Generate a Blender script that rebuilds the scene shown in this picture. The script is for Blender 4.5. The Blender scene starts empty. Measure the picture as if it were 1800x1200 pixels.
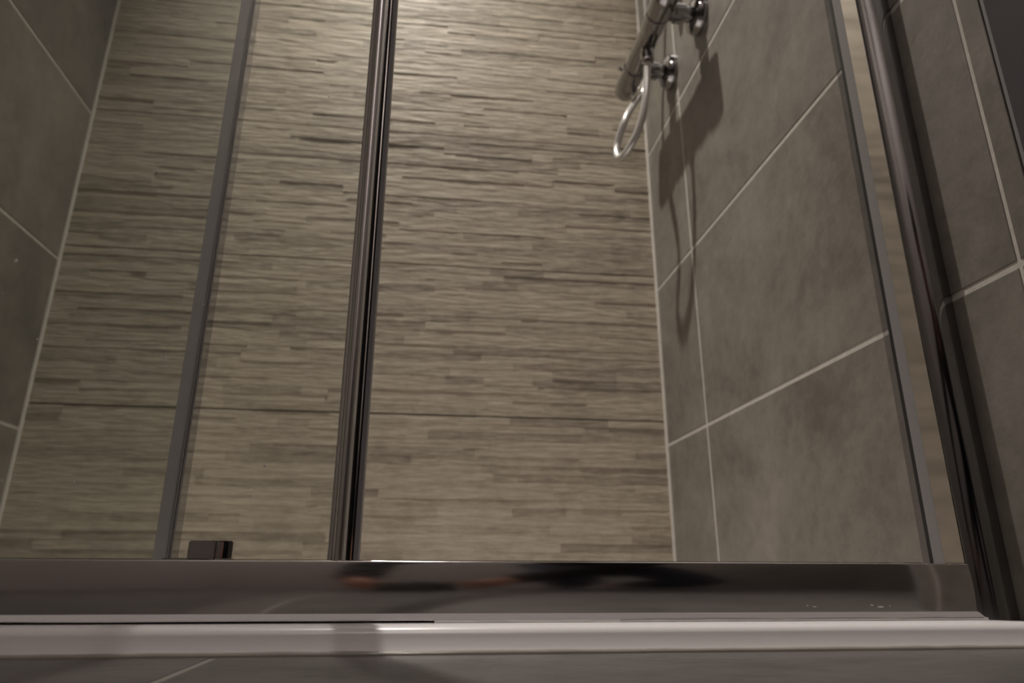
import bpy, bmesh, math, random
from mathutils import Vector, Matrix, noise as mnoise
random.seed(11)
S = bpy.context.scene
COL = S.collection
PI = math.pi

# ------------------------------------------------------------------ camera
# X runs to the right (shower side wall at X=0), Y into the shower (back wall at Y=0), Z up, floor at Z=0
CAM = Vector((-0.4352, -1.2047, 0.048))
YAW, PITCH, ROLL = 0.1232, 0.3227, 0.0031
F = Vector((math.sin(YAW)*math.cos(PITCH), math.cos(YAW)*math.cos(PITCH), math.sin(PITCH)))
R0 = Vector((math.cos(YAW), -math.sin(YAW), 0)); U0 = R0.cross(F)
RV = R0*math.cos(ROLL) + U0*math.sin(ROLL); UV = U0*math.cos(ROLL) - R0*math.sin(ROLL)
cd = bpy.data.cameras.new('camera'); cam = bpy.data.objects.new('camera', cd); COL.objects.link(cam)
cam.matrix_world = Matrix(((RV.x, UV.x, -F.x, CAM.x), (RV.y, UV.y, -F.y, CAM.y), (RV.z, UV.z, -F.z, CAM.z), (0, 0, 0, 1)))
cd.sensor_width = 36.0; cd.lens = 1216.26/1800*36.0; cd.clip_start = 0.01
cd.dof.use_dof = True; cd.dof.focus_distance = 0.52; cd.dof.aperture_fstop = 7.0
S.camera = cam

# ------------------------------------------------------------------ world, lights, exposure
W = bpy.data.worlds.new('world'); S.world = W; W.use_nodes = True
W.node_tree.nodes['Background'].inputs[0].default_value = (0.02, 0.02, 0.02, 1)
W.node_tree.nodes['Background'].inputs[1].default_value = 0.2
S.view_settings.view_transform = 'Standard'; S.view_settings.look = 'None'
S.view_settings.gamma = 1.0; S.view_settings.use_curve_mapping = False
S.view_settings.exposure = 0.0
LAMP = Vector((-0.61, -0.35, 2.20))          # downlight in the ceiling of the shower
ROOMLAMP = Vector((-0.46, -2.10, 2.215))      # opal dome light on the bathroom ceiling
def spot(name, loc, aim, watts, size, blend, radius, col):
    l = bpy.data.lights.new(name, 'SPOT'); l.energy = watts; l.spot_size = math.radians(size); l.spot_blend = blend
    l.shadow_soft_size = radius; l.color = col
    o = bpy.data.objects.new(name, l); COL.objects.link(o); o.location = loc
    o.rotation_euler = Vector(aim).to_track_quat('-Z', 'Y').to_euler()
    return o
spot('shower_spotlight', LAMP, (0.12, 0.10, -1), 126, 70, 1.0, 0.022, (1.0, 0.94, 0.86))

# ------------------------------------------------------------------ material helpers
def mat(name):
    m = bpy.data.materials.new(name); m.use_nodes = True
    nt = m.node_tree; nt.nodes.clear()
    out = nt.nodes.new('ShaderNodeOutputMaterial')
    return m, nt, out
def N(nt, t, **kw):
    n = nt.nodes.new(t)
    for k, v in kw.items():
        if k.startswith('i_'): n.inputs[k[2:].replace('_', ' ')].default_value = v
        else: setattr(n, k, v)
    return n
def simple(name, col, rough=0.5, metal=0.0, spec=0.5, coat=0.0):
    m, nt, out = mat(name)
    b = N(nt, 'ShaderNodeBsdfPrincipled'); b.inputs['Base Color'].default_value = (*col, 1)
    b.inputs['Roughness'].default_value = rough; b.inputs['Metallic'].default_value = metal
    b.inputs['Specular IOR Level'].default_value = spec; b.inputs['Coat Weight'].default_value = coat
    nz = N(nt, 'ShaderNodeTexNoise'); nz.inputs['Scale'].default_value = 60
    mr = N(nt, 'ShaderNodeMapRange'); mr.inputs['To Min'].default_value = max(0, rough-0.04); mr.inputs['To Max'].default_value = rough+0.05
    nt.links.new(nz.outputs['Fac'], mr.inputs['Value']); nt.links.new(mr.outputs['Result'], b.inputs['Roughness'])
    nt.links.new(b.outputs[0], out.inputs[0])
    return m
def stone(name, dark, light, scale=5.0, rough=0.45, bump=0.12, streak=(1, 1, 1), tone=0.06):
    # stone-look porcelain: cloudy base, fine mottling, faint scratches, slight shift from tile to tile
    m, nt, out = mat(name); L = nt.links.new
    b = N(nt, 'ShaderNodeBsdfPrincipled')
    tc = N(nt, 'ShaderNodeTexCoord'); oi = N(nt, 'ShaderNodeObjectInfo')
    geo = N(nt, 'ShaderNodeNewGeometry')
    off = N(nt, 'ShaderNodeVectorMath', operation='SCALE'); off.inputs['Scale'].default_value = 7.0
    cmb = N(nt, 'ShaderNodeCombineXYZ'); L(oi.outputs['Random'], cmb.inputs[0]); L(oi.outputs['Random'], cmb.inputs[2])
    L(cmb.outputs[0], off.inputs[0])
    add = N(nt, 'ShaderNodeVectorMath', operation='ADD'); L(geo.outputs['Position'], add.inputs[0]); L(off.outputs[0], add.inputs[1])
    mp = N(nt, 'ShaderNodeMapping'); mp.inputs['Scale'].default_value = streak; L(add.outputs[0], mp.inputs['Vector'])
    n1 = N(nt, 'ShaderNodeTexNoise'); n1.inputs['Scale'].default_value = scale; n1.inputs['Detail'].default_value = 9; n1.inputs['Roughness'].default_value = 0.62
    n1.inputs['Distortion'].default_value = 0.6
    n2 = N(nt, 'ShaderNodeTexNoise'); n2.inputs['Scale'].default_value = scale*9; n2.inputs['Detail'].default_value = 6; n2.inputs['Roughness'].default_value = 0.7
    L(mp.outputs[0], n1.inputs['Vector']); L(mp.outputs[0], n2.inputs['Vector'])
    mx = N(nt, 'ShaderNodeMath', operation='MULTIPLY_ADD'); mx.inputs[1].default_value = 0.35
    L(n2.outputs['Fac'], mx.inputs[0])
    sc = N(nt, 'ShaderNodeMath', operation='MULTIPLY'); sc.inputs[1].default_value = 0.65; L(n1.outputs['Fac'], sc.inputs[0]); L(sc.outputs[0], mx.inputs[2])
    rp = N(nt, 'ShaderNodeValToRGB'); e = rp.color_ramp.elements
    e[0].position = 0.36; e[0].color = (*dark, 1); e[1].position = 0.66; e[1].color = (*light, 1)
    L(mx.outputs[0], rp.inputs[0])
    hv = N(nt, 'ShaderNodeHueSaturation'); mr = N(nt, 'ShaderNodeMapRange')
    mr.inputs['To Min'].default_value = 1-tone; mr.inputs['To Max'].default_value = 1+tone
    L(oi.outputs['Random'], mr.inputs['Value']); L(mr.outputs['Result'], hv.inputs['Value']); L(rp.outputs[0], hv.inputs['Color'])
    L(hv.outputs[0], b.inputs['Base Color'])
    b.inputs['Roughness'].default_value = rough
    n3 = N(nt, 'ShaderNodeTexNoise'); n3.inputs['Scale'].default_value = 150; n3.inputs['Detail'].default_value = 4; L(mp.outputs[0], n3.inputs['Vector'])
    bp = N(nt, 'ShaderNodeBump'); bp.inputs['Strength'].default_value = bump; bp.inputs['Distance'].default_value = 0.002
    L(n3.outputs['Fac'], bp.inputs['Height']); L(bp.outputs[0], b.inputs['Normal'])
    L(b.outputs[0], out.inputs[0])
    return m
def mosaic_material():
    # split-stone strips: tone stored per strip in the colour attribute, mottling along the strip
    m, nt, out = mat('split stone strips'); L = nt.links.new
    b = N(nt, 'ShaderNodeBsdfPrincipled'); b.inputs['Roughness'].default_value = 0.55; b.inputs['Specular IOR Level'].default_value = 0.25
    at = N(nt, 'ShaderNodeAttribute'); at.attribute_name = 'tone'
    geo = N(nt, 'ShaderNodeNewGeometry')
    mp = N(nt, 'ShaderNodeMapping'); mp.inputs['Scale'].default_value = (1, 1, 2.2); L(geo.outputs['Position'], mp.inputs['Vector'])
    n1 = N(nt, 'ShaderNodeTexNoise'); n1.inputs['Scale'].default_value = 34; n1.inputs['Detail'].default_value = 8; n1.inputs['Roughness'].default_value = 0.65
    n2 = N(nt, 'ShaderNodeTexNoise'); n2.inputs['Scale'].default_value = 7; n2.inputs['Detail'].default_value = 3
    L(mp.outputs[0], n1.inputs['Vector']); L(geo.outputs['Position'], n2.inputs['Vector'])
    a1 = N(nt, 'ShaderNodeMath', operation='MULTIPLY_ADD'); a1.inputs[1].default_value = 0.6; L(n1.outputs['Fac'], a1.inputs[0])
    a0 = N(nt, 'ShaderNodeMath', operation='MULTIPLY'); a0.inputs[1].default_value = 0.42; L(at.outputs['Fac'], a0.inputs[0]); L(a0.outputs[0], a1.inputs[2])
    a2 = N(nt, 'ShaderNodeMath', operation='MULTIPLY_ADD'); a2.inputs[1].default_value = 0.25; L(n2.outputs['Fac'], a2.inputs[0]); L(a1.outputs[0], a2.inputs[2])
    rp = N(nt, 'ShaderNodeValToRGB'); e = rp.color_ramp.elements
    e[0].position = 0.30; e[0].color = (0.205, 0.176, 0.136, 1); e[1].position = 0.84; e[1].color = (0.475, 0.416, 0.330, 1)
    k = rp.color_ramp.elements.new(0.58); k.color = (0.385, 0.335, 0.262, 1)
    L(a2.outputs[0], rp.inputs[0]); L(rp.outputs[0], b.inputs['Base Color'])
    n3 = N(nt, 'ShaderNodeTexNoise'); n3.inputs['Scale'].default_value = 55; n3.inputs['Detail'].default_value = 5
    mp3 = N(nt, 'ShaderNodeMapping'); mp3.inputs['Scale'].default_value = (0.32, 1, 2.3); L(geo.outputs['Position'], mp3.inputs['Vector']); L(mp3.outputs[0], n3.inputs['Vector'])
    bp = N(nt, 'ShaderNodeBump'); bp.inputs['Strength'].default_value = 0.8; bp.inputs['Distance'].default_value = 0.003
    L(n3.outputs['Fac'], bp.inputs['Height']); L(bp.outputs[0], b.inputs['Normal'])
    L(b.outputs[0], out.inputs[0])
    return m
def glass_material(name, tint, rough=0.0):
    m, nt, out = mat(name); L = nt.links.new
    fr = N(nt, 'ShaderNodeFresnel'); fr.inputs['IOR'].default_value = 1.5
    # a flat pane is a front and a back face: the back face must see the same angle curve as the front
    geo = N(nt, 'ShaderNodeNewGeometry'); iv = N(nt, 'ShaderNodeMapRange')
    iv.inputs['To Min'].default_value = 1.5; iv.inputs['To Max'].default_value = 1/1.5
    L(geo.outputs['Backfacing'], iv.inputs['Value']); fr.inputs['IOR'].default_value = 1.5
    dt = N(nt, 'ShaderNodeVectorMath', operation='DOT_PRODUCT'); L(geo.outputs['Incoming'], dt.inputs[0]); L(geo.outputs['Normal'], dt.inputs[1])
    ab = N(nt, 'ShaderNodeMath', operation='ABSOLUTE'); L(dt.outputs['Value'], ab.inputs[0])
    om = N(nt, 'ShaderNodeMath', operation='SUBTRACT'); om.inputs[0].default_value = 1; L(ab.outputs[0], om.inputs[1])
    pw = N(nt, 'ShaderNodeMath', operation='POWER'); pw.inputs[1].default_value = 5; L(om.outputs[0], pw.inputs[0])
    sk = N(nt, 'ShaderNodeMath', operation='MULTIPLY_ADD'); sk.inputs[1].default_value = 0.96; sk.inputs[2].default_value = 0.04; L(pw.outputs[0], sk.inputs[0])
    tr = N(nt, 'ShaderNodeBsdfTransparent'); tr.inputs[0].default_value = (*tint, 1)
    gl = N(nt, 'ShaderNodeBsdfGlossy'); gl.inputs['Roughness'].default_value = rough
    ms = N(nt, 'ShaderNodeMixShader'); L(sk.outputs[0], ms.inputs[0]); L(tr.outputs[0], ms.inputs[1]); L(gl.outputs[0], ms.inputs[2])
    L(ms.outputs[0], out.inputs[0])
    nt.nodes.remove(fr); nt.nodes.remove(iv)
    return m
def emit(name, col, s):
    m, nt, out = mat(name); e = N(nt, 'ShaderNodeEmission'); e.inputs[0].default_value = (*col, 1); e.inputs[1].default_value = s
    nt.links.new(e.outputs[0], out.inputs[0]); return m

M = {}
M['tile'] = stone('grey stone porcelain', (0.138, 0.124, 0.106), (0.275, 0.249, 0.217), 5.5, 0.50, 0.12)
M['floor_tile'] = stone('dark slate porcelain', (0.085, 0.078, 0.075), (0.165, 0.150, 0.143), 14, 0.42, 0.6, (0.6, 1.4, 1))
M['grout'] = stone('pale grey grout', (0.52, 0.485, 0.435), (0.62, 0.58, 0.53), 30, 0.8, 0.3, tone=0)
M['dark_grout'] = stone('mid grey floor grout', (0.30, 0.28, 0.255), (0.36, 0.335, 0.305), 30, 0.8, 0.3, tone=0)
M['mosaic'] = mosaic_material()
M['mosaic_joint'] = stone('brown mosaic bed', (0.09, 0.075, 0.055), (0.13, 0.11, 0.085), 20, 0.8, 0.2, tone=0)
M['chrome'] = simple('polished chrome', (0.66, 0.65, 0.65), 0.08, 1.0)
M['upright_chrome'] = simple('upright chrome', (0.88, 0.86, 0.85), 0.17, 1.0)
M['hose'] = simple('silver hose', (0.66, 0.64, 0.61), 0.32, 0.55)
M['jamb_chrome'] = simple('dimmed jamb chrome', (0.34, 0.335, 0.335), 0.12, 1.0)  # chrome darkened in colour so the jamb front mirrors dimly
M['mixer_chrome'] = simple('mixer chrome', (0.36, 0.355, 0.36), 0.07, 1.0)
M['chrome_bright'] = simple('bright chrome', (0.80, 0.78, 0.76), 0.08, 1.0)
M['rail_chrome'] = simple('door rail chrome', (0.86, 0.84, 0.83), 0.10, 1.0)
M['white'] = simple('white acrylic', (0.86, 0.83, 0.83), 0.28)
M['sealant'] = simple('white silicone', (0.86, 0.83, 0.82), 0.35)
M['beige_seal'] = simple('beige silicone', (0.36, 0.33, 0.29), 0.14)
M['dirt'] = simple('dark grime', (0.025, 0.022, 0.02), 0.7)
M['black'] = simple('slot shade black', (0.012, 0.012, 0.013), 0.5)  # colour of the shade painted into the open jamb slot
M['grey_plastic'] = simple('grey plastic seal', (0.23, 0.22, 0.225), 0.4)
M['glass'] = glass_material('clear shower glass', (0.968, 0.974, 0.960))
M['clear_plastic'] = glass_material('clear plastic', (0.80, 0.80, 0.82), 0.15)
M['ceiling'] = simple('white ceiling paint', (0.72, 0.70, 0.67), 0.9)
M['dark_door'] = simple('dark brown door paint', (0.085, 0.070, 0.058), 0.5)
M['paint'] = simple('pale wall paint', (0.55, 0.51, 0.48), 0.8)
M['lamp'] = emit('downlight lens', (1.0, 0.93, 0.84), 12)
M['room_lamp'] = emit('opal dome', (1.0, 0.90, 0.88), 74)
M['fixed_glass'] = glass_material('fixed pane glass', (0.885, 0.898, 0.885))
M['spots'] = simple('limescale', (0.75, 0.74, 0.70), 0.4)
def seal_material():
    m, nt, out = mat('frosted plastic seal'); L = nt.links.new
    b = N(nt, 'ShaderNodeBsdfPrincipled'); b.inputs['Base Color'].default_value = (0.58, 0.57, 0.59, 1); b.inputs['Roughness'].default_value = 0.35
    tr = N(nt, 'ShaderNodeBsdfTransparent'); tr.inputs[0].default_value = (0.85, 0.85, 0.87, 1)
    nz = N(nt, 'ShaderNodeTexNoise'); nz.inputs['Scale'].default_value = 20
    mr = N(nt, 'ShaderNodeMapRange'); mr.inputs['To Min'].default_value = 0.5; mr.inputs['To Max'].default_value = 0.62
    L(nz.outputs['Fac'], mr.inputs['Value'])
    ms = N(nt, 'ShaderNodeMixShader'); L(mr.outputs[0], ms.inputs[0]); L(tr.outputs[0], ms.inputs[1]); L(b.outputs[0], ms.inputs[2]); L(ms.outputs[0], out.inputs[0])
    return m
M['seal'] = seal_material()

# ------------------------------------------------------------------ mesh helpers
def link(name, me, m, parent=None):
    o = bpy.data.objects.new(name, me); COL.objects.link(o)
    if m is not None and not me.materials: me.materials.append(m)
    if parent is not None: o.parent = parent
    return o
def fin(bm, name, m, parent=None, smooth=False, angle=None):
    bmesh.ops.recalc_face_normals(bm, faces=bm.faces)
    me = bpy.data.meshes.new(name); bm.to_mesh(me); bm.free()
    if smooth or angle is not None:
        me.polygons.foreach_set('use_smooth', [True]*len(me.polygons))
        me.set_sharp_from_angle(angle=math.radians(angle if angle else 40))
    return link(name, me, m, parent)
def add_box(bm, x0, x1, y0, y1, z0, z1, bev=0.0, seg=1):
    r = bmesh.ops.create_cube(bm, size=1.0, matrix=Matrix.Translation(((x0+x1)/2, (y0+y1)/2, (z0+z1)/2)) @ Matrix.Diagonal((x1-x0, y1-y0, z1-z0, 1)))
    if bev > 0:
        ed = list({e for v in r['verts'] for e in v.link_edges})
        bmesh.ops.bevel(bm, geom=ed, offset=bev, segments=seg, affect='EDGES', profile=0.5)
def box(name, x0, x1, y0, y1, z0, z1, m, parent=None, bev=0.0, seg=1):
    bm = bmesh.new(); add_box(bm, x0, x1, y0, y1, z0, z1, bev, seg)
    return fin(bm, name, m, parent, angle=(35 if seg > 1 else None))
def add_extrude(bm, prof, axis, a, b):
    # prof: closed polygon; axis 'x': prof (y,z); axis 'z': prof (x,y)
    def pt(p, t): return (t, p[0], p[1]) if axis == 'x' else (p[0], p[1], t)
    v0 = [bm.verts.new(pt(p, a)) for p in prof]; v1 = [bm.verts.new(pt(p, b)) for p in prof]
    n = len(prof)
    for i in range(n): bm.faces.new((v0[i], v0[(i+1) % n], v1[(i+1) % n], v1[i]))
    bm.faces.new(v0[::-1]); bm.faces.new(v1)
def extrude(name, prof, axis, a, b, m, parent=None, angle=35):
    bm = bmesh.new(); add_extrude(bm, prof, axis, a, b)
    return fin(bm, name, m, parent, angle=angle)
def arc(cx, cy, r, a0, a1, n):
    return [(cx+r*math.cos(math.radians(a0+(a1-a0)*i/n)), cy+r*math.sin(math.radians(a0+(a1-a0)*i/n))) for i in range(n+1)]
def frame(d):
    d = d.normalized(); h = Vector((0, 0, 1)) if abs(d.z) < 0.9 else Vector((1, 0, 0))
    u = d.cross(h).normalized(); return u, d.cross(u).normalized()
def add_lathe(bm, base, axis, prof, n=24):
    # prof: list of (distance along axis, radius)
    base = Vector(base); d = Vector(axis).normalized(); u, v = frame(d); rings = []
    for t, r in prof:
        if r < 1e-6: rings.append([bm.verts.new(base+d*t)])
        else: rings.append([bm.verts.new(base+d*t+(u*math.cos(2*PI*k/n)+v*math.sin(2*PI*k/n))*r) for k in range(n)])
    for a, b in zip(rings, rings[1:]):
        for k in range(n):
            k2 = (k+1) % n
            if len(a) == 1 and len(b) > 1: bm.faces.new((a[0], b[k], b[k2]))
            elif len(b) == 1 and len(a) > 1: bm.faces.new((a[k], a[k2], b[0]))
            elif len(a) > 1: bm.faces.new((a[k], a[k2], b[k2], b[k]))
    for r in (rings[0], rings[-1]):
        if len(r) > 1: bm.faces.new(r)
def lathe(name, base, axis, prof, m, parent=None, n=24):
    bm = bmesh.new(); add_lathe(bm, base, axis, prof, n); return fin(bm, name, m, parent, angle=40)
def smooth_path(pts, k=8):
    P = [Vector(p) for p in pts]; out = []
    for i in range(len(P)-1):
        p0 = P[max(0, i-1)]; p1 = P[i]; p2 = P[i+1]; p3 = P[min(len(P)-1, i+2)]
        for j in range(k):
            t = j/k
            out.append(0.5*((2*p1)+(p2-p0)*t+(2*p0-5*p1+4*p2-p3)*t*t+(3*p1-p0-3*p2+p3)*t**3))
    out.append(P[-1]); return out
def add_tube(bm, path, rad, n=12, caps=True):
    rings = []; prev = None
    for i, p in enumerate(path):
        d = (path[min(i+1, len(path)-1)]-path[max(i-1, 0)]).normalized()
        if prev is None: u, v = frame(d)
        else:
            u = (prev-d*prev.dot(d)).normalized(); v = d.cross(u)
        prev = u; r = rad(i) if callable(rad) else rad
        rings.append([bm.verts.new(p+(u*math.cos(2*PI*k/n)+v*math.sin(2*PI*k/n))*r) for k in range(n)])
    for a, b in zip(rings, rings[1:]):
        for k in range(n): bm.faces.new((a[k], a[(k+1) % n], b[(k+1) % n], b[k]))
    if caps: bm.faces.new(rings[0][::-1]); bm.faces.new(rings[-1])
def tube(name, path, rad, m, parent=None, n=12):
    bm = bmesh.new(); add_tube(bm, path, rad, n); return fin(bm, name, m, parent, angle=60)
def empty(name, loc, label, cat, group=None):
    o = bpy.data.objects.new(name, None); COL.objects.link(o); o.location = loc; o.empty_display_size = 0.05
    o['label'] = label; o['category'] = cat
    if group: o['group'] = group
    return o
def tag(o, label, cat, group=None):
    o['label'] = label; o['category'] = cat
    if group: o['group'] = group
    return o
def struct(o, label, cat):
    o['kind'] = 'structure'; o['label'] = label; o['category'] = cat; return o
def keep(child, parent):
    child.parent = parent; child.matrix_parent_inverse = parent.matrix_world.inverted(); return child
def adopt(parent):
    # children of an Empty are modelled in world coordinates: undo the parent's offset (parts of parts sit at identity)
    bpy.context.view_layer.update()
    inv = parent.matrix_world.inverted()
    for c in parent.children: c.matrix_parent_inverse = inv

# ------------------------------------------------------------------ the room
WX = -1.094                     # left wall plane
CEIL = 2.215; REAR = -2.65; RX = 0.42; EDGE = -0.807
ZJ = 0.2685; PJ = 0.3025        # first horizontal wall joint and tile pitch
G = 0.0058                      # joint width
wall_back = struct(box('wall_back', WX-0.1, 0.1, 0.012, 0.10, -0.05, CEIL, M['mosaic_joint']), 'shower back wall clad in thin brown-grey split-stone strips', 'wall')
wall_left = struct(box('wall_left', WX-0.10, WX+0.0004, REAR-0.1, 0.012, -0.05, CEIL, M['grout']), 'dark grey large-tile wall on the left behind the glass', 'wall')
wall_right = struct(box('wall_right', -0.0004, 0.10, EDGE+0.004, 0.012, -0.05, CEIL, M['grout']), 'large stone-look grey tile wall on the right with pale joints', 'wall')
wall_rear = struct(box('wall_rear', WX-0.1, RX+0.1, REAR-0.1, REAR, -0.05, CEIL, M['tile']), 'plain wall opposite the shower, seen only in the chrome rail', 'wall')
box('dado_panel', WX, RX, REAR, REAR+0.006, 0.0, CEIL, M['paint'], wall_rear, 0.001)
ceiling = struct(box('ceiling', WX-0.1, RX+0.1, REAR-0.1, 0.10, CEIL, CEIL+0.08, M['ceiling']), 'white bathroom ceiling above the shower', 'ceiling')
floor = struct(box('floor', WX-0.1, RX+0.1, REAR-0.1, 0.10, -0.06, -0.0005, M['dark_grout']), 'dark slate-look tiled bathroom floor in front of the tray', 'floor')
# doorway reveal beyond the tiled end of the right wall: trim on the tile edge, dark door set back
wall_nook = struct(box('wall_nook', 0.10, RX, -0.80, -0.72, -0.05, CEIL, M['dark_door']), 'dark recess past the tiled edge at far right', 'wall')
struct(box('wall_side', RX, RX+0.1, REAR-0.1, -0.72, -0.05, CEIL, M['tile']), 'side wall of the bathroom out of view right of the recess', 'wall')

def tile_mesh(name, sx, sz):
    # lies in the local X-Z plane, face towards -Y at y=0, body behind it
    bm = bmesh.new(); add_box(bm, 0, sx, 0, 0.009, 0, sz)
    ed = [e for e in bm.edges if all(abs(v.co.y) < 1e-6 for v in e.verts)]
    bmesh.ops.bevel(bm, geom=ed, offset=0.0008, segments=2, affect='EDGES', profile=0.5)
    bmesh.ops.recalc_face_normals(bm, faces=bm.faces)
    me = bpy.data.meshes.new(name); bm.to_mesh(me); bm.free(); me.materials.append(M['tile']); return me
cache = {}
def side_tile(parent, plane, sgn, ya, yb, za, zb):
    # plane: X of the wall face; sgn=+1 wall body lies towards +X (right wall), -1 left wall
    sx, sz = round(yb-ya-G, 4), round(zb-za-G, 4)
    key = (sx, sz)
    if key not in cache: cache[key] = tile_mesh('wall_tile', sx, sz)
    o = link('tile', cache[key], None, parent)
    if sgn > 0:
        o.rotation_euler = (0, 0, -PI/2); o.location = (plane-0.0012, yb-G/2, za+G/2)
    else:
        o.rotation_euler = (0, 0, PI/2); o.location = (plane+0.0012, ya+G/2, za+G/2)
    return o
YV = -0.1825
rows = [(-0.02, ZJ)] + [(ZJ+PJ*k, ZJ+PJ*(k+1)) for k in range(7)]
rows = [(a, min(b, CEIL)) for a, b in rows if a < CEIL-0.02]
for za, zb in rows:
    for ya, yb in ((YV, 0.0035), (YV-0.602, YV), (EDGE-0.0005, YV-0.602+0.0024)):
        side_tile(wall_right, 0.0, 1, ya, yb, za, zb)
    for ya, yb in ((-0.60, 0.0035), (-0.735, -0.60)):
        side_tile(wall_left, WX, -1, ya, yb, za, zb)
struct(box('wall_outer', WX-0.05, WX+0.0015, REAR, -0.7352, -0.01, 1.35, M['paint']), 'pale painted wall left of the shower, seen only in the rail', 'wall')
# corner silicone / grout fillets between the side walls and the strip wall
for name, x, sg in (('corner_joint', WX, 1), ('corner_joint', 0.0, -1)):
    pr = [(x-sg*0.002, 0.004), (x+sg*0.0052, 0.004), (x+sg*0.0052, -0.0030), (x+sg*0.0035, -0.0055), (x-sg*0.002, -0.0055)]
    c = extrude(name, pr, 'z', 0.0, CEIL, M['grout'], wall_left if sg > 0 else wall_right)
# metal edge trim at the tiled end of the right wall
extrude('edge_trim', [(-0.0016, EDGE-0.003), (0.09, EDGE-0.003), (0.09, EDGE+0.003), (0.002, EDGE+0.003), (-0.0016, EDGE)], 'z', 0, CEIL, M['grey_plastic'], wall_right)

# floor tiles
FJX = -0.5545
def floor_tile(x0, x1, y0, y1):
    bm = bmesh.new(); add_box(bm, x0+0.0017, x1-0.0017, y0+0.0017, y1-0.0017, -0.010, 0.0)
    ed = [e for e in bm.edges if all(abs(v.co.z) < 1e-6 for v in e.verts)]
    bmesh.ops.bevel(bm, geom=ed, offset=0.001, segments=1, affect='EDGES')
    return fin(bm, 'tile', M['floor_tile'], floor)
TF = -0.7345                     # front of the shower tray
xs = [WX, FJX, FJX+0.60, RX]
ys = [TF-0.003, -1.02, -1.322, -1.624, -1.926, -2.228, -2.53, REAR]
for i in range(3):
    for j in range(len(ys)-1):
        if xs[i] >= 0.0 and ys[j] > EDGE: floor_tile(xs[i], xs[i+1], ys[j+1], EDGE)
        else: floor_tile(xs[i], xs[i+1], ys[j+1], ys[j])

# ------------------------------------------------------------------ strip-stone back wall
ZB = 0.3112; PB = 0.28789; NS = 20; SH = PB/NS
tiles = {}
bands = [(ZB+PB*k, ZB+PB*(k+1)) for k in range(-1, 7)] + [(ZB+PB*7, CEIL)]
bands = [b for b in bands if b[0] < CEIL-0.02]
thirds = [WX+0.004, WX+0.004+0.362, WX+0.004+0.724, -0.004]
for bi, (z0, z1) in enumerate(bands):
    for ti in range(3):
        tiles[(bi, ti)] = box('tile', thirds[ti], thirds[ti+1], 0.0045, 0.012, z0+0.0008, min(z1, CEIL)-0.0008, M['mosaic_joint'], wall_back)
def strip_geom(bm, x0, x1, z0, z1, d0, tone, lay, seed):
    # one split-stone strip: uneven face, edges butted tight against its neighbours, ends square
    n = max(2, int((x1-x0)/0.016)); cols = []; zm = (z0+z1)/2
    for i in range(n+1):
        x = x0+(x1-x0)*i/n; c = [bm.verts.new((x, 0.0046, z0))]
        for z in (z0, zm, z1):
            # relief of the stone itself runs on from strip to strip
            w = mnoise.noise(Vector((x*14, 0.3, z*38)))*0.00060+mnoise.noise(Vector((x*45, 7.3, z*100)))*0.00048
            rag = mnoise.noise(Vector((x*38, seed*1.3, z*3)))*0.00034
            c.append(bm.verts.new((x, -(d0+w+rag), z)))
        c.append(bm.verts.new((x, 0.0046, z1))); cols.append(c)
    fs = []
    for p, q in zip(cols, cols[1:]):
        for k in range(4): fs.append(bm.faces.new((p[k], q[k], q[k+1], p[k+1])))
    fs.append(bm.faces.new(cols[0])); fs.append(bm.faces.new(cols[-1][::-1]))
    for f in fs:
        for lp in f.loops: lp[lay] = (tone, tone, tone, 1)
strips = []
for bi, (z0, z1) in enumerate(bands):
    nr = NS if z1-z0 > PB-0.01 else int((z1-z0)/SH)
    for r in range(nr):
        za = z0+SH*r+(0.0013 if r == 0 else 0); zb = z0+SH*(r+1)-(0.0013 if r == nr-1 else 0)
        if zb > CEIL: continue
        x = WX+0.005
        while x < -0.005:
            ln = random.choice((0.05, 0.08, 0.11, 0.15, 0.20, 0.26, 0.34))*random.uniform(0.8, 1.2)
            x1 = min(-0.005, x+ln)
            if -0.005-x1 < 0.03: x1 = -0.005
            lev = random.choices((0.0003, 0.0009, 0.0012, 0.0015, 0.0020), (0.12, 0.20, 0.38, 0.20, 0.10))[0]
            strips.append((x, x1, za, zb, lev+random.gauss(0, 0.00003), (random.uniform(0.0, 0.30) if random.random() < 0.20 else min(1, max(0.4, random.gauss(0.66, 0.10)))), bi))
            x = x1
shown = [i for i, s in enumerate(strips) if 0.05 < s[2] < 1.30]
big = set(sorted(shown, key=lambda i: -(strips[i][1]-strips[i][0])/(1.25+0.35*strips[i][2]))[:300])
rest = bmesh.new(); rl = rest.loops.layers.color.new('tone')
for i, (x0, x1, za, zb, d0, tn, bi) in enumerate(strips):
    if i in big:
        bm = bmesh.new(); ly = bm.loops.layers.color.new('tone')
        strip_geom(bm, x0, x1, za, zb, d0, tn, ly, i)
        ti = min(2, max(0, sum(1 for q in thirds[1:3] if (x0+x1)/2 > q)))
        fin(bm, 'stone_strip', M['mosaic'], tiles[(bi, ti)], angle=50)
    else: strip_geom(rest, x0, x1, za, zb, d0, tn, rl, i)
o = fin(rest, 'stone_strips', M['mosaic'], wall_back, angle=50); o['kind'] = 'stuff'

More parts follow.
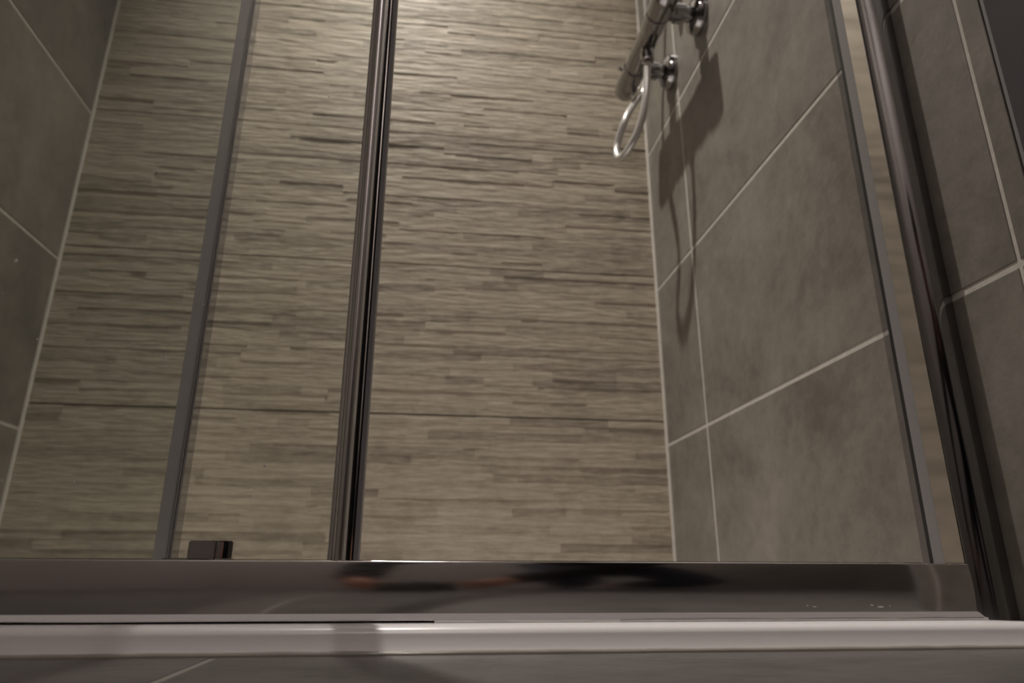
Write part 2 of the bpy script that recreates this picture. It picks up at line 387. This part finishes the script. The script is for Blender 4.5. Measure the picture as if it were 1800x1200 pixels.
# ------------------------------------------------------------------ shower tray
TT = 0.0163
tray = empty('shower_tray', (WX/2, -0.36, 0), 'low white acrylic shower tray with rounded front lip', 'shower tray')
prof = [(-0.66, 0.0), (TF+0.0004, 0.0), (TF, 0.0012), (TF+0.0042, 0.0096)] + [(TF+0.0042+0.0085*(1-math.cos(PI/2*k/7)), 0.0096+(TT-0.0096)*math.sin(PI/2*k/7)) for k in range(1, 8)] + [(-0.71, TT+0.0004), (-0.66, TT+0.0004), (-0.64, TT)]
extrude('front_lip', [(y, z) for y, z in prof], 'x', WX+0.003, -0.0025, M['white'], tray)
box('basin_floor', WX+0.003, -0.0025, -0.66, -0.002, -0.0005, 0.006, M['white'], tray)
for a in ((WX+0.003, WX+0.045, -0.66, -0.002), (-0.0445, -0.0025, -0.66, -0.002), (WX+0.045, -0.0445, -0.045, -0.002)):
    box('rim', a[0], a[1], a[2], a[3], 0.004, TT, M['white'], tray, 0.004, 3)
dr = lathe('drain_cover', (-0.55, -0.35, 0.006), (0, 0, 1), [(0, 0.045), (0.003, 0.045), (0.005, 0.038), (0.005, 0)], M['chrome_bright'], tray)
adopt(tray)
# silicone line along the floor with its gap
def wavy(name, y0, zc, r, xa, xb, m, step=0.012, amp=0.0006, parent=None, sy=1.0):
    pts = []; k = 0; x = xa
    while x < xb:
        pts.append(Vector((x, y0+mnoise.noise(Vector((x*25, 3.1, 0)))*amp, zc+mnoise.noise(Vector((x*31, 9.1, 0)))*amp*0.4))); x += step
    pts.append(Vector((xb, y0, zc)))
    return tube(name, pts, lambda i: r*(0.8+0.45*abs(mnoise.noise(Vector((i*0.37, 1.7, 5))))), m, parent, 8)
b1 = wavy('sealant_bead', TF-0.0022, 0.0004, 0.0024, WX+0.01, -0.003, M['beige_seal'])
tag(b1, 'thin beige silicone bead where the tray meets the floor tiles', 'sealant')

# ------------------------------------------------------------------ shower enclosure: rails, jamb, fixed pane, sliding door
enc = empty('shower_enclosure', (WX/2, -0.69, TT), 'chrome framed shower enclosure with rail on tray and fixed glass on left', 'shower enclosure')
RB, RT = 0.0222, 0.0556          # bottom and top of the rail's front face
JX = -0.030
front = [(-0.7082+0.0009*(2*(i/14)-1)**2, RB+(RT-0.0010-RB)*i/14) for i in range(15)]
rail = front + [(-0.7073+0.0014*(1-math.cos(PI/2*k/6)), RT-0.0010+0.0012*math.sin(PI/2*k/6)) for k in range(1, 7)] + [(-0.7048, RT), (-0.7042, RT-0.0008), (-0.7040, RT-0.002), (-0.7040, RT-0.012), (-0.650, RT-0.012), (-0.650, RT+0.0015), (-0.6475, RT+0.0015), (-0.6475, RB)]
extrude('bottom_rail', rail, 'x', WX+0.003, -0.0235, M['rail_chrome'], enc, 30)
# white strip under the rail, lifting off the tray on the left
bm = bmesh.new(); nseg = 60; cs = []
for i in range(nseg+1):
    x = WX+0.004+(-0.0245-WX-0.004)*i/nseg
    lift = 0.0019 if x < -0.43 else max(0.0003, 0.0019-0.03*(x+0.43))
    lift *= 0.8+0.4*mnoise.noise(Vector((x*12, 0, 0)))
    yf = -0.7112-0.0003*mnoise.noise(Vector((x*20, 4, 0)))
    cs.append([bm.verts.new(p) for p in ((x, -0.65, TT+lift), (x, yf, TT+lift+0.0002), (x, yf-0.0003, TT+lift+0.001), (x, yf+0.0026, RB-0.0006), (x, yf+0.0034, RB), (x, -0.65, RB))])
for p, q in zip(cs, cs[1:]):
    for k in range(6): bm.faces.new((p[k], q[k], q[(k+1) % 6], p[(k+1) % 6]))
bm.faces.new(cs[0]); bm.faces.new(cs[-1][::-1])
o = fin(bm, 'base_strip', M['sealant'], enc, angle=40); o['label'] = 'white sealant strip under the chrome rail, dark gap below on the left'
# sealant smeared into the gap on the right
o = wavy('sealant_fill', -0.7118, TT+0.0011, 0.0014, -0.425, -0.026, M['sealant'], 0.006, 0.0010, enc)
o = wavy('grime_line', -0.7130, TT+0.0022, 0.00035, -0.30, -0.030, M['beige_seal'], 0.005, 0.0016, enc)
bm = bmesh.new()
for x, z, rx, rz in ((-0.1052, 0.0256, 0.0026, 0.0006), (-0.1116, 0.0268, 0.0012, 0.0004), (-0.098, 0.0262, 0.0009, 0.0003), (-0.1557, 0.0258, 0.0016, 0.0003), (-0.161, 0.0266, 0.0008, 0.0003)):
    bmesh.ops.create_icosphere(bm, subdivisions=2, radius=1, matrix=Matrix.Translation((x, -0.7080, z)) @ Matrix.Diagonal((rx, 0.0004, rz, 1)))
o = fin(bm, 'sealant_flecks', M['sealant'], enc, smooth=True, angle=80); o['kind'] = 'stuff'
# top rail, out of the frame
extrude('top_rail', [(-0.7085, 1.90), (-0.7085, 1.945), (-0.6475, 1.945), (-0.6475, 1.90), (-0.66, 1.90), (-0.66, 1.915), (-0.70, 1.915), (-0.70, 1.90)], 'x', WX+0.003, -0.003, M['rail_chrome'], enc, 30)
# right jamb: polished wall channel with a bowed front, inner lip and a black bar as slot shade
jf = [(JX, -0.6850), (JX, -0.7060)] + [(JX+0.0008, -0.7080), (JX+0.003, -0.7102), (JX+0.007, -0.7128), (JX+0.012, -0.7147), (JX+0.018, -0.7156), (-0.006, -0.7150), (-0.0014, -0.7135)]
jamb = jf + [(-0.0014, -0.6850)]
extrude('jamb', jamb, 'z', TT, 1.945, M['jamb_chrome'], enc, 30)
extrude('jamb_face', [(JX-0.0006, -0.6852), (JX-0.0006, -0.7058), (JX+0.0004, -0.7058), (JX+0.0004, -0.6852)], 'z', TT, 1.90, M['chrome'], enc, 30)  # added plate of paler chrome, brightens the reflection on this side by colour
extrude('jamb_lip', [(-0.0245, -0.6690), (-0.0280, -0.6694), (-0.0285, -0.6822), (-0.0270, -0.6848), (-0.0014, -0.6848), (-0.0014, -0.6690)], 'z', TT, 1.90, M['grey_plastic'], enc, 30)
extrude('slot_shade', [(-0.0272, -0.6640), (-0.0272, -0.6688), (-0.0014, -0.6688), (-0.0014, -0.6640)], 'z', TT, 1.90, M['black'], enc, 30)  # solid black bar in place of the shade inside the open channel
extrude('inner_fin', [(-0.029, -0.6585), (-0.0275, -0.6638), (-0.0014, -0.6638), (-0.0014, -0.6585)], 'z', TT, 1.90, M['clear_plastic'], enc, 30)
# fixed pane with its clear edge seal
box('fixed_pane', WX+0.004, -0.6155, -0.6630, -0.6570, RT-0.010, 1.91, M['fixed_glass'], enc, 0.0006)
seal_prof = [(-0.6241, -0.6650), (-0.6150, -0.6655), (-0.6150, -0.6635), (-0.6241, -0.6635)]
sl = extrude('pane_seal', seal_prof, 'z', RT-0.003, 1.90, M['seal'], enc, 30); sl['label'] = 'frosted plastic edge seal'
extrude('seal_core', [(-0.6162, -0.6650), (-0.6142, -0.6650), (-0.6142, -0.6560), (-0.6162, -0.6560)], 'z', RT-0.003, 1.90, M['grey_plastic'], enc, 30)
extrude('seal_fin', [(-0.6142, -0.6625), (-0.6082, -0.6618), (-0.6080, -0.6606), (-0.6142, -0.6604)], 'z', RT-0.001, 1.90, M['clear_plastic'], enc, 30)
extrude('left_jamb', [(WX+0.003, -0.71), (WX+0.028, -0.71), (WX+0.03, -0.70), (WX+0.03, -0.65), (WX+0.003, -0.65)], 'z', TT, 1.945, M['chrome'], enc, 30)
adopt(enc)

door = empty('sliding_door', (-0.78, -0.685, RT-0.01), 'sliding glass shower door with a chrome upright, pushed open to the left', 'shower door')
box('door_pane', -1.062, -0.4935, -0.6880, -0.6820, RT-0.006, 1.905, M['glass'], door, 0.0006)
PXL, PXR, PY = -0.5000, -0.4788, -0.685
# chrome upright: bowed front, shallow side bands, slot and closing fin on its right
up = [(PXL, -0.678), (PXL, -0.6915), (PXL+0.0015, -0.6930)] + [(PXL+0.0032, -0.6935)] + [(PXL+0.0032+0.0100*k/8, -0.6935-0.0055*math.sin(PI*k/8)**0.8) for k in range(1, 8)] + [(PXL+0.0134, -0.6930), (PXL+0.0150, -0.6905), (PXL+0.0152, -0.678)]
extrude('upright', up, 'z', RT-0.008, 1.91, M['upright_chrome'], door, 50)
extrude('upright_bead', [(PXL+0.0156, -0.6800), (PXL+0.0156, -0.6930), (PXL+0.0166, -0.6930), (PXL+0.0166, -0.6800)], 'z', RT-0.008, 1.91, M['chrome_bright'], door, 30)
extrude('closing_seal', [(PXL+0.0164, -0.6790), (PXL+0.0176, -0.6905), (PXR-0.0004, -0.6893), (PXR, -0.6860), (PXR, -0.6790)], 'z', RT-0.008, 1.91, M['grey_plastic'], door, 30)
bm = bmesh.new()
rs = random.Random(4)
seen = [(-0.5496, 0.1204, 0.0011), (-0.5569, 0.0987, 0.0010), (-0.5254, 0.1366, 0.0007), (-0.6292, 0.1964, 0.0011), (-0.7471, 0.2694, 0.0016), (-0.6752, 0.1072, 0.0008), (-0.5006, 0.0595, 0.0009)]
for k in range(46):
    x = rs.uniform(-1.0, -0.51); z = RT+0.002+abs(rs.gauss(0, 0.16)); r = rs.uniform(0.00025, 0.0006)
    if k < len(seen): x, z, r = seen[k]
    bmesh.ops.create_icosphere(bm, subdivisions=1, radius=1, matrix=Matrix.Translation((x, -0.6881, z)) @ Matrix.Diagonal((r, 0.0002, r*rs.uniform(1, 1.8), 1)))
o = fin(bm, 'water_marks', M['spots'], door); o['kind'] = 'stuff'
adopt(door)

guide = empty('door_guide', (-0.575, -0.697, RT-0.012), 'small chrome block guiding the sliding door on the rail', 'door guide')
bm = bmesh.new(); add_extrude(bm, [(-0.5905, -0.6925), (-0.5905, -0.6985), (-0.5890, -0.7000), (-0.5760, -0.7000)] + arc(-0.5735, -0.6985, 0.0022, -120, -10, 5) + [(-0.5640, -0.6975), (-0.5625, -0.6960), (-0.5625, -0.6895), (-0.5850, -0.6895)], 'z', RT-0.012, RT+0.0125)
bmesh.ops.bevel(bm, geom=[e for e in bm.edges if all(abs(v.co.z-(RT+0.0125)) < 1e-6 for v in e.verts)], offset=0.0008, segments=2, affect='EDGES')
fin(bm, 'guide_body', M['chrome'], guide, angle=35)
box('guide_foot', -0.606, -0.5625, -0.7000, -0.6905, RT-0.012, RT+0.0012, M['chrome'], guide, 0.0005)
adopt(guide)

# ------------------------------------------------------------------ mixer, hose, riser, hand shower on the right wall
MZ = 0.952; MX = -0.074
mix = empty('bar_mixer', (0, -0.235, MZ), 'chrome bar shower mixer on two round wall flanges', 'shower mixer')
ya, yb = -0.350, -0.092
bmm = bmesh.new(); add_lathe(bmm, (MX, -0.30, MZ), (0, 1, 0), [(0, 0.018), (0.002, 0.0205), (0.03, 0.0205), (0.036, 0.019), (0.094, 0.019), (0.10, 0.0205), (0.128, 0.0205), (0.13, 0.018)], 28)
fin(bmm, 'mixer_body', M['mixer_chrome'], mix, angle=40)
for y, s in ((-0.301, -1), (-0.169, 1)):
    k = lathe('knob', (MX, y, MZ), (0, s, 0), [(0, 0.017), (0.003, 0.0215), (0.030, 0.0225), (0.046, 0.0215), (0.051, 0.018), (0.052, 0)] if s < 0 else [(0, 0.017), (0.003, 0.0215), (0.040, 0.0225), (0.072, 0.0215), (0.077, 0.018), (0.078, 0)], M['mixer_chrome'], mix, 28)
    lathe('temperature_pin', (MX-0.018, y+s*0.025, MZ+0.012), (-0.7, 0, 0.6), [(0, 0.0035), (0.007, 0.0035), (0.008, 0.002), (0.008, 0)], M['mixer_chrome'], k, 10)
for y in (-0.163, -0.306):
    lathe('wall_flange', (-0.0012, y, MZ), (-1, 0, 0), [(0, 0.033), (0.006, 0.033), (0.014, 0.030), (0.020, 0.019), (0.021, 0)], M['mixer_chrome'], mix, 28)
    lathe('inlet', (-0.018, y, MZ), (-1, 0, 0), [(0, 0.0135), (0.012, 0.0135), (0.013, 0.017), (0.030, 0.017), (0.031, 0.0135), (0.040, 0.0135)], M['mixer_chrome'], mix, 18)
lathe('hose_outlet', (MX, -0.235, MZ-0.017), (0, 0, -1), [(0, 0.011), (0.010, 0.011), (0.011, 0.013), (0.024, 0.012), (0.026, 0.008)], M['mixer_chrome'], mix, 18)
adopt(mix)
hp = smooth_path([(MX, -0.235, MZ-0.046), (-0.076, -0.233, 0.880), (-0.080, -0.228, 0.836), (-0.087, -0.215, 0.794), (-0.100, -0.192, 0.762), (-0.111, -0.158, 0.758), (-0.110, -0.142, 0.794), (-0.094, -0.160, 0.846), (-0.060, -0.120, 0.915), (-0.036, -0.110, 0.960),
                  (-0.034, -0.140, 1.06), (-0.050, -0.190, 1.25), (-0.078, -0.222, 1.48), (-0.096, -0.235, 1.615)], 14)
o = tube('shower_hose', hp, lambda i: 0.0062+(0.0005 if i % 2 else 0), M['hose'], None, 12)
tag(o, 'silver metal shower hose hanging in a loop below the mixer', 'shower hose')
riser = empty('riser_rail', (0, -0.235, 1.3), 'chrome riser rail above the mixer on the right wall', 'shower rail')
tube('rail_tube', [Vector((-0.048, -0.235, 1.10)), Vector((-0.048, -0.235, 1.85))], 0.011, M['mixer_chrome'], riser, 18)
for z in (1.12, 1.83):
    lathe('wall_bracket', (-0.0012, -0.235, z), (-1, 0, 0), [(0, 0.019), (0.008, 0.018), (0.014, 0.012), (0.048, 0.012)], M['mixer_chrome'], riser, 18)
lathe('slider', (-0.048, -0.235, 1.66), (0, 0, 1), [(0, 0.016), (0.004, 0.019), (0.05, 0.019), (0.054, 0.016)], M['mixer_chrome'], riser, 18)
adopt(riser)
hs = empty('hand_shower', (-0.09, -0.235, 1.64), 'chrome hand shower head held on the riser rail', 'hand shower')
tube('handle', smooth_path([(-0.088, -0.235, 1.62), (-0.098, -0.235, 1.70), (-0.112, -0.235, 1.78), (-0.135, -0.235, 1.83)], 6), 0.012, M['mixer_chrome'], hs, 14)
lathe('spray_head', (-0.130, -0.235, 1.850), (-0.55, 0, -0.83), [(0, 0.02), (0.010, 0.045), (0.022, 0.052), (0.026, 0.050), (0.026, 0)], M['mixer_chrome'], hs, 28)
box('cradle', -0.086, -0.0675, -0.245, -0.225, 1.675, 1.70, M['mixer_chrome'], hs, 0.003, 2)
adopt(hs)

# ------------------------------------------------------------------ ceiling downlights
d = empty('downlight', (LAMP.x, LAMP.y, CEIL), 'round chrome downlight in the ceiling over the shower', 'ceiling light')
lathe('bezel', (LAMP.x, LAMP.y, CEIL), (0, 0, -1), [(0, 0.046), (0.004, 0.044), (0.005, 0.034), (0.0005, 0.032)], M['chrome_bright'], d, 28)
lathe('lens', (LAMP.x, LAMP.y, CEIL-0.001), (0, 0, -1), [(0, 0.030), (0.0015, 0.028), (0.0015, 0)], M['lamp'], d, 24)
adopt(d)
d = empty('dome_light', (ROOMLAMP.x, ROOMLAMP.y, CEIL), 'opal dome ceiling light in the bathroom outside the shower', 'ceiling light')
lathe('dome_base', (ROOMLAMP.x, ROOMLAMP.y, CEIL), (0, 0, -1), [(0, 0.105), (0.018, 0.105), (0.020, 0.10), (0.020, 0)], M['chrome_bright'], d, 32)
lathe('dome', (ROOMLAMP.x, ROOMLAMP.y, CEIL-0.0202), (0, 0, -1), [(0, 0.096)]+[(0.055*math.sin(PI/2*k/8), 0.096*math.cos(PI/2*k/8)) for k in range(1, 8)]+[(0.055, 0)], M['room_lamp'], d, 28)
adopt(d)

# ------------------------------------------------------------------ photographer and camera, seen only as a dark reflection in the rail
M['skin'] = simple('skin', (0.52, 0.24, 0.17), 0.5)
M['black_cloth'] = simple('black knit', (0.010, 0.010, 0.011), 0.85)
M['denim'] = simple('dark blue denim', (0.045, 0.058, 0.10), 0.8)
M['hair'] = simple('brown hair', (0.03, 0.02, 0.014), 0.6)
def skin_mesh(name, verts, chains, m, parent=None, root=0, sub=2):
    # verts: name -> ((x,y,z), radius or (rx,ry)); chains: lists of names joined by edges
    idx = {}; co = []; rad = []
    for k, (p, r_) in verts.items(): idx[k] = len(co); co.append(p); rad.append(r_ if isinstance(r_, tuple) else (r_, r_))
    ed = {tuple(sorted((idx[a], idx[b]))) for c in chains for a, b in zip(c, c[1:])}
    me = bpy.data.meshes.new(name); me.from_pydata(co, list(ed), []); me.materials.append(m)
    o = bpy.data.objects.new(name, me); COL.objects.link(o)
    sk = o.modifiers.new('skin', 'SKIN'); sk.use_smooth_shade = True
    for i, v in enumerate(me.skin_vertices[0].data): v.radius = rad[i]; v.use_root = (i == root)
    sb = o.modifiers.new('sub', 'SUBSURF'); sb.levels = sub; sb.render_levels = sub
    if parent: o.parent = parent
    return o
pv = {'pelvis': ((0.02, -2.08, 0.34), (0.14, 0.11)), 'waist': ((0.0, -1.98, 0.44), (0.125, 0.10)), 'chest': ((-0.06, -1.80, 0.52), (0.14, 0.11)), 'neckbase': ((-0.11, -1.66, 0.55), 0.07),
      'neck': ((-0.13, -1.61, 0.57), 0.052), 'head0': ((-0.145, -1.56, 0.59), 0.075), 'head1': ((-0.16, -1.50, 0.64), 0.088), 'head2': ((-0.165, -1.49, 0.70), 0.07)}
leg = {}
for s_, hx, kx, fx in (('l', -0.08, -0.12, -0.06), ('r', 0.11, 0.16, 0.12)):
    pv['hip'+s_] = ((hx, -2.06, 0.30), 0.085); pv['thigh'+s_] = (((hx+kx)/2, -1.88, 0.20), 0.078); pv['knee'+s_] = ((kx, -1.70, 0.075), 0.060)
    pv['calf'+s_] = (((kx+fx)/2, -1.92, 0.070), 0.052); pv['ankle'+s_] = ((fx, -2.12, 0.055), 0.036); pv['toe'+s_] = ((fx, -2.30, 0.035), 0.028)
pv.update({'shl': ((-0.26, -1.72, 0.50), 0.062), 'ell': ((-0.52, -1.60, 0.30), 0.042), 'wrl': ((-0.535, -1.37, 0.075), 0.027), 'pl': ((-0.520, -1.315, 0.040), (0.034, 0.018)),
           'shr': ((0.10, -1.72, 0.50), 0.062), 'elr': ((-0.02, -1.56, 0.25), 0.042), 'wrr': ((-0.30, -1.42, 0.078), 0.027), 'pr': ((-0.345, -1.365, 0.045), (0.034, 0.018))})
body = [['pelvis', 'waist', 'chest', 'neckbase', 'neck', 'head0', 'head1', 'head2'], ['chest', 'shl', 'ell', 'wrl', 'pl'], ['chest', 'shr', 'elr', 'wrr', 'pr']]
for s_ in 'lr': body.append(['pelvis', 'hip'+s_, 'thigh'+s_, 'knee'+s_, 'calf'+s_, 'ankle'+s_, 'toe'+s_])
person = empty('person', (0.0, -1.9, 0.0), 'person in black top and jeans crouching with camera, mirrored in rail', 'person')
skin_mesh('body', pv, body, M['skin'], person, 0, 2)
def grow(keys, ex): return {k: (pv[k][0], tuple(v+ex for v in (pv[k][1] if isinstance(pv[k][1], tuple) else (pv[k][1],)*2))) for k in keys}
skin_mesh('top', grow(['waist', 'pelvis', 'chest', 'neckbase', 'shl', 'ell', 'wrl', 'shr', 'elr', 'wrr'], 0.012), [['pelvis', 'waist', 'chest', 'neckbase'], ['chest', 'shl', 'ell', 'wrl'], ['chest', 'shr', 'elr', 'wrr']], M['black_cloth'], person, 1)
skin_mesh('jeans', grow(['pelvis', 'hipl', 'thighl', 'kneel', 'calfl', 'anklel', 'hipr', 'thighr', 'kneer', 'calfr', 'ankler'], 0.009), [['pelvis', 'hipl', 'thighl', 'kneel', 'calfl', 'anklel'], ['pelvis', 'hipr', 'thighr', 'kneer', 'calfr', 'ankler']], M['denim'], person, 0)
for base, dirx in (((-0.520, -1.315, 0.040), 1), ((-0.345, -1.365, 0.045), -1)):
    for q in range(4):          # four bent fingers closing on the camera body, thumb behind it
        x, y, z = base; z0 = z+0.022-0.013*q; ln = (0.024, 0.027, 0.025, 0.020)[q]
        skin_mesh('finger', {0: ((x, y, z0), 0.009), 1: ((x+dirx*0.004, y+0.030, z0), 0.0088), 2: ((x+dirx*0.013, y+0.030+ln, z0-0.001), 0.008), 3: ((x+dirx*0.026, y+0.032+ln*1.2, z0-0.002), 0.0065)}, [[0, 1, 2, 3]], M['skin'], person, 0, 2)
    skin_mesh('thumb', {0: ((x, y-0.01, z+0.010), 0.011), 1: ((x+dirx*0.026, y+0.006, z+0.024), 0.0095), 2: ((x+dirx*0.046, y+0.018, z+0.022), 0.007)}, [[0, 1, 2]], M['skin'], person, 0, 2)
bm = bmesh.new(); bmesh.ops.create_uvsphere(bm, u_segments=20, v_segments=12, radius=1, matrix=Matrix.Translation((-0.166, -1.515, 0.685)) @ Matrix.Diagonal((0.092, 0.10, 0.088, 1)))
fin(bm, 'hair', M['hair'], person, smooth=True, angle=80)
adopt(person)
body_c = CAM-F*0.062
T = Matrix(((RV.x, UV.x, -F.x, body_c.x), (RV.y, UV.y, -F.y, body_c.y), (RV.z, UV.z, -F.z, body_c.z), (0, 0, 0, 1)))
pc = empty('camera_body', (body_c.x, body_c.y, 0.0), 'small black camera resting on the floor, mirrored in rail', 'camera')
def cbox(name, a, m, bev):
    bm = bmesh.new(); add_box(bm, *a, bev, 3); bm.transform(T); return fin(bm, name, m, pc, angle=40)
M['camera_black'] = simple('black camera plastic', (0.015, 0.015, 0.016), 0.45)
cbox('body', (-0.058, 0.058, -0.020, 0.034, -0.010, 0.016), M['camera_black'], 0.004)
cbox('grip', (-0.058, -0.038, -0.018, 0.030, -0.022, -0.008), M['camera_black'], 0.004)
bm = bmesh.new(); add_lathe(bm, (0, 0.004, -0.009), (0, 0, -1), [(0, 0.022), (0.012, 0.022), (0.013, 0.0205), (0.030, 0.0205), (0.032, 0.018), (0.026, 0.016), (0.024, 0)], 28); bm.transform(T)
fin(bm, 'lens', M['camera_black'], pc, angle=40)
adopt(pc)
